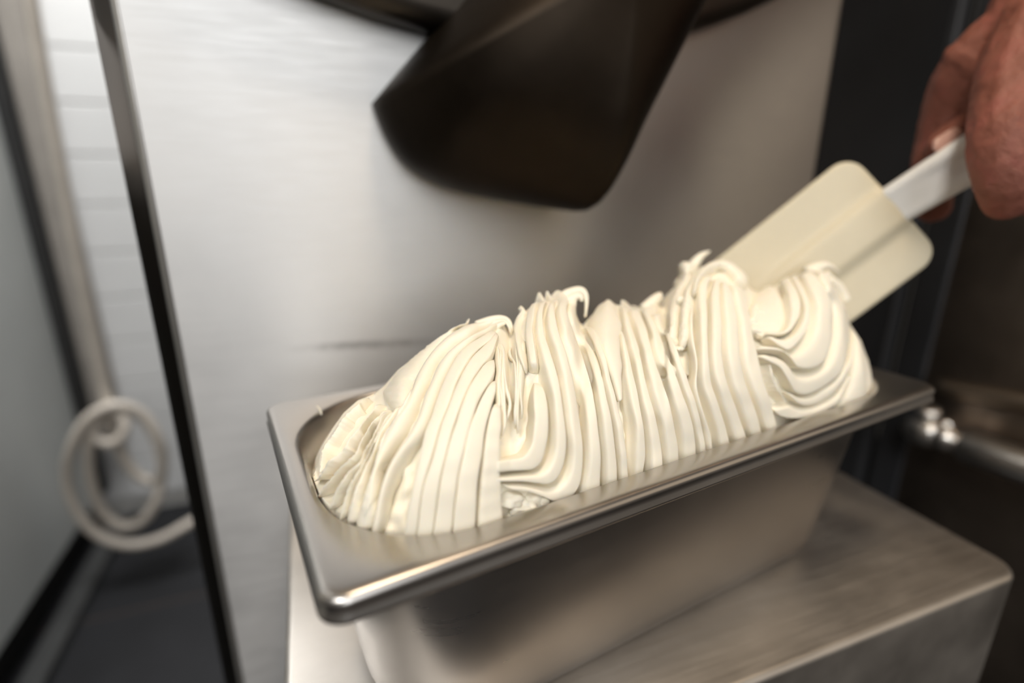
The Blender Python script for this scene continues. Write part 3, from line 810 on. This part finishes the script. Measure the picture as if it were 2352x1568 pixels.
# handle: flat bar with a groove on each face, running up into the hand
hA = bl(wd / 2, .006, .0); hB = at_depth((2310, 315), .310)
def handle():
    ax = hB - hA; L = np.linalg.norm(ax); ax /= L
    sx = ex - (ex @ ax) * ax; sx /= np.linalg.norm(sx); sz = np.cross(ax, sx)
    if sz @ ez < 0: sz = -sz
    prof = []
    for a, c in ((-1, -.35), (-.96, -.72), (-.82, -.95), (-.62, -1), (-.48, -.85), (-.36, -.5), (-.2, -.4), (.2, -.4), (.36, -.5), (.48, -.85), (.62, -1), (.82, -.95), (.96, -.72), (1, -.35)):
        prof.append((a, c))
    prof = prof + [(a, -c) for a, c in prof[::-1]]
    V = []; F = []; n = 22; m = len(prof); LL = .135
    for i in range(n):
        t = i / (n - 1); s = -.0 + LL * t
        w = .0128 + .0016 * math.sin(t * 3.0); h = .0058 + .0018 * math.sin(t * 2.6)
        groove = min(1, max(0, (s - .028) / .02))
        for a, c in prof:
            cc = c
            if abs(a) < .5 and abs(c) < .9: cc = math.copysign(abs(c) * groove + .95 * (1 - groove), c)
            V.append(hA + ax * s + sx * a * w + sz * cc * h)
    for i in range(n - 1):
        for k in range(m):
            k2 = (k + 1) % m; F.append((i * m + k, i * m + k2, (i + 1) * m + k2, (i + 1) * m + k))
    F.append(tuple(range(m))); F.append(tuple((n - 1) * m + k for k in range(m)))
    return pydata('handle', V, F), ax, sx, sz
hm, hax, hsx, hsz = handle()
local(obj('handle', hm, M['handle']), spt)

# ------------------------------------------------------------------ the hand
def hand():
    bm = bmesh.new()
    def chain(pts):
        A = np.array(pts, float); C_ = catmull(A, 10 * len(A))
        for x, y, d, r in C_:
            P = at_depth((x, y), d)
            mt = Matrix.Translation(Vector(P)) @ Matrix.Diagonal((r * d / FPX, r * d / FPX, r * d / FPX, 1))
            bmesh.ops.create_icosphere(bm, subdivisions=2, radius=1.0, matrix=mt)
    # palm and back of the hand, wrist
    chain([(3050, -900, .37, 150), (2840, -610, .35, 128), (2640, -330, .335, 112), (2540, -190, .328, 116), (2470, -60, .318, 120), (2420, 60, .312, 112), (2400, 160, .308, 92)])
    chain([(2480, -120, .322, 120), (2390, 20, .318, 100), (2345, 90, .316, 80)])
    # index finger: over the far side of the handle, tip showing underneath
    chain([(2360, 60, .322, 80), (2290, 105, .328, 76), (2228, 168, .337, 70), (2194, 235, .348, 62), (2166, 315, .357, 53), (2146, 390, .362, 47), (2140, 440, .362, 43), (2143, 474, .360, 37)])
    # folds of skin in the crook of the finger
    for q in ([(2200, 128, .333, 30), (2255, 160, .322, 34), (2290, 190, .316, 30)], [(2205, 172, .336, 26), (2250, 200, .325, 30), (2275, 222, .319, 26)], [(2200, 215, .340, 24), (2240, 240, .329, 26), (2262, 258, .323, 22)]):
        chain(q)
    # thumb, lying along the top of the handle
    chain([(2380, 170, .316, 80), (2325, 220, .324, 64), (2265, 272, .331, 52), (2218, 306, .336, 46), (2182, 328, .339, 42), (2166, 338, .340, 37)])
    # middle, ring and little finger closing over the near side
    chain([(2400, 60, .306, 95), (2345, 165, .300, 86), (2318, 255, .292, 76), (2306, 330, .286, 70), (2306, 405, .287, 60), (2314, 455, .293, 50)])
    chain([(2470, 60, .300, 92), (2430, 190, .292, 84), (2405, 290, .284, 74), (2400, 380, .282, 66), (2404, 450, .288, 56)])
    chain([(2540, 70, .298, 85), (2510, 210, .288, 72), (2490, 300, .280, 64), (2484, 380, .280, 56), (2486, 440, .286, 48)])
    me = bpy.data.meshes.new('hand'); bm.to_mesh(me); bm.free()
    return me
hd = tag(obj('person', hand(), M['skin']), 'bare hand of a person gripping the white spatula handle', 'person')
rm = hd.modifiers.new('remesh', 'REMESH'); rm.mode = 'VOXEL'; rm.voxel_size = .0013; rm.use_smooth_shade = True
sm = hd.modifiers.new('smooth', 'SMOOTH'); sm.factor = .5; sm.iterations = 6
tx = bpy.data.textures.new('skin_folds', 'CLOUDS'); tx.noise_scale = .008; tx.noise_depth = 2
dm = hd.modifiers.new('folds', 'DISPLACE'); dm.texture = tx; dm.strength = .0016; dm.mid_level = .5; dm.texture_coords = 'LOCAL'
# thumbnail
def nail(c0, c1, dep, wpx, name='thumbnail'):
    a = np.array(c0, float); b = np.array(c1, float); d = b - a; L = np.linalg.norm(d); d /= L; nn = np.array((-d[1], d[0]))
    V = []; F = []; n, m = 10, 9
    for layer in (0, 1):
        for i in range(n):
            t = i / (n - 1); ww = wpx * math.sqrt(max(.02, 1 - abs(2 * t - 1) ** 4))
            for k in range(m):
                s = 2 * k / (m - 1) - 1
                px = a + d * L * t + nn * s * ww
                V.append(at_depth(px, dep + .0022 * s * s + .0008 * layer + .0004 * (t - .5) ** 2))
    for layer in (0, 1):
        o = layer * n * m
        for i in range(n - 1):
            for k in range(m - 1):
                F.append((o + i * m + k, o + i * m + k + 1, o + (i + 1) * m + k + 1, o + (i + 1) * m + k))
    per = list(range(m)) + [i * m + m - 1 for i in range(1, n)] + [(n - 1) * m + k for k in range(m - 2, -1, -1)] + [i * m for i in range(n - 2, 0, -1)]
    for i in range(len(per)):
        j = (i + 1) % len(per); F.append((per[i], per[j], n * m + per[j], n * m + per[i]))
    return pydata(name, V, F)
nl = obj('thumbnail', nail((2214, 302), (2143, 344), .3262, 21), M['nail']); nl.parent = hd
nl['label'] = 'pale thumbnail'

# ------------------------------------------------------------------ left: grey cabinet, trunking, hose
gx = -.610
cb = tag(empty('cabinet', (gx - .3, .4, FLOOR_Z)), 'tall grey cabinet with a smooth side, at the left edge', 'cabinet')
local(box('side_panel', gx - .6, gx, -.45, .822, FLOOR_Z + .085, 1.5, M['grey'], None, .006), cb)
local(box('plinth', gx - .58, gx - .03, -.44, .80, FLOOR_Z, FLOOR_Z + .09, M['kick']), cb)
local(box('gap_shade_strip', gx - .02, gx + .022, .821, .845, FLOOR_Z + .1, 1.5, M['kick'], None, .002), cb)  # black strip put in for the shade of the gap beside the panel
tag(box('floor_rail', gx + .01, gx + .05, -.45, .84, FLOOR_Z - .0, FLOOR_Z + .022, M['rail'], None, .004), 'thin dark grey metal rail on the floor along the grey cabinet', 'rail')
c0 = at_y((50, 200), WALL_Y)[0] - .03; c0 = max(c0, gx + .024); c1 = at_y((112, 200), WALL_Y)[0]
tag(box('cable_trunking', c0, c1, WALL_Y - .04, WALL_Y, -.35, 1.5, M['conduit'], None, .006), 'narrow beige cable trunking running up the white tile wall', 'trunking')
HY = .60
def hp(pts): return [at_y((x, y), HY + dy) for x, y, dy in pts]
hose_path = hp([(62, -60, 0), (72, 0, 0), (106, 200, 0), (150, 440, 0), (196, 680, 0), (234, 860, 0), (250, 925, -.005), (285, 960, -.02), (282, 1000, -.03), (248, 1018, -.03), (214, 995, -.02), (222, 950, .0), (258, 930, .02),
    (310, 945, .03), (355, 1000, .03), (372, 1070, .02), (362, 1140, .0), (330, 1192, -.01), (285, 1208, -.01), (240, 1180, -.01), (210, 1110, -.015), (203, 1030, -.02), (215, 965, -.01),
    (240, 945, .01), (262, 1000, .03), (300, 1075, .03), (345, 1105, .02), (372, 1085, .0), (368, 1020, -.01), (330, 955, -.01), (270, 930, -.02), (205, 958, -.03), (168, 1020, -.03), (154, 1090, -.02), (172, 1165, -.02), (220, 1225, -.02), (290, 1250, -.02), (360, 1240, -.02), (420, 1210, -.01), (470, 1180, 0)])
tag(tube('coiled_hose', catmull(hose_path, 320), .0098, M['hose'], None, 12), 'cream rubber hose hanging in loops on the white tile wall', 'hose')

# ------------------------------------------------------------------ right: dark panel, side wall, chrome valve
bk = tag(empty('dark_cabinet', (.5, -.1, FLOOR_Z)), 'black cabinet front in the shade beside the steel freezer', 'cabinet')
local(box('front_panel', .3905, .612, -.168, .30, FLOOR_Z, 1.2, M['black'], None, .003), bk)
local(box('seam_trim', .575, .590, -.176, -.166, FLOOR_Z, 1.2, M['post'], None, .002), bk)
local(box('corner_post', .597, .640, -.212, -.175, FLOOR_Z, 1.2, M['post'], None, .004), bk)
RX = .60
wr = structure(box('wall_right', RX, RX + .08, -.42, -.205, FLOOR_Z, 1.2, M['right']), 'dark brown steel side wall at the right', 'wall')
b0 = at_x((2150, 888), RX); b1 = at_x((2352, 924), RX)
bd = b1 - b0
tr = structure(tube('trim_1', [b0 + bd * t for t in np.linspace(-.0, 1.6, 12)], .010, M['bead'], None, 12), 'raised brown steel bead along the right side wall', 'trim')
p0 = at_x((2215, 1022), RX - .035); p1 = at_x((2352, 1070), RX - .035)
pd = (p1 - p0); pd /= np.linalg.norm(pd)
vl = tag(empty('chrome_valve', p0), 'chrome pipe with round valve fitting on the dark wall at right', 'valve')
local(lathe('pipe', [(-.004, .012), (0, .0165), (.004, .0175), (.13, .0175), (.134, .0165), (.136, .012)], p0, pd, M['chrome']), vl)
local(lathe('nut', [(-.026, .011), (-.024, .0145), (-.012, .0145), (-.010, .011), (.0, .011)], p0, pd, M['chrome'], seg=6), vl)
q0 = p0 - pd * .04
local(lathe('valve_body', [(-.022, .004), (-.018, .011), (-.010, .0155), (0, .0168), (.010, .0155), (.017, .011)], q0, pd, M['chrome']), vl)
local(lathe('stem', [(0, .007), (.035, .007), (.036, .016), (.042, .016)], q0, (1, 0, 0), M['chrome']), vl)
local(lathe('lever', [(0, .006), (.02, .0065), (.022, .012), (.028, .012), (.030, .006)], q0, (-.1, 0, 1), M['chrome']), vl)
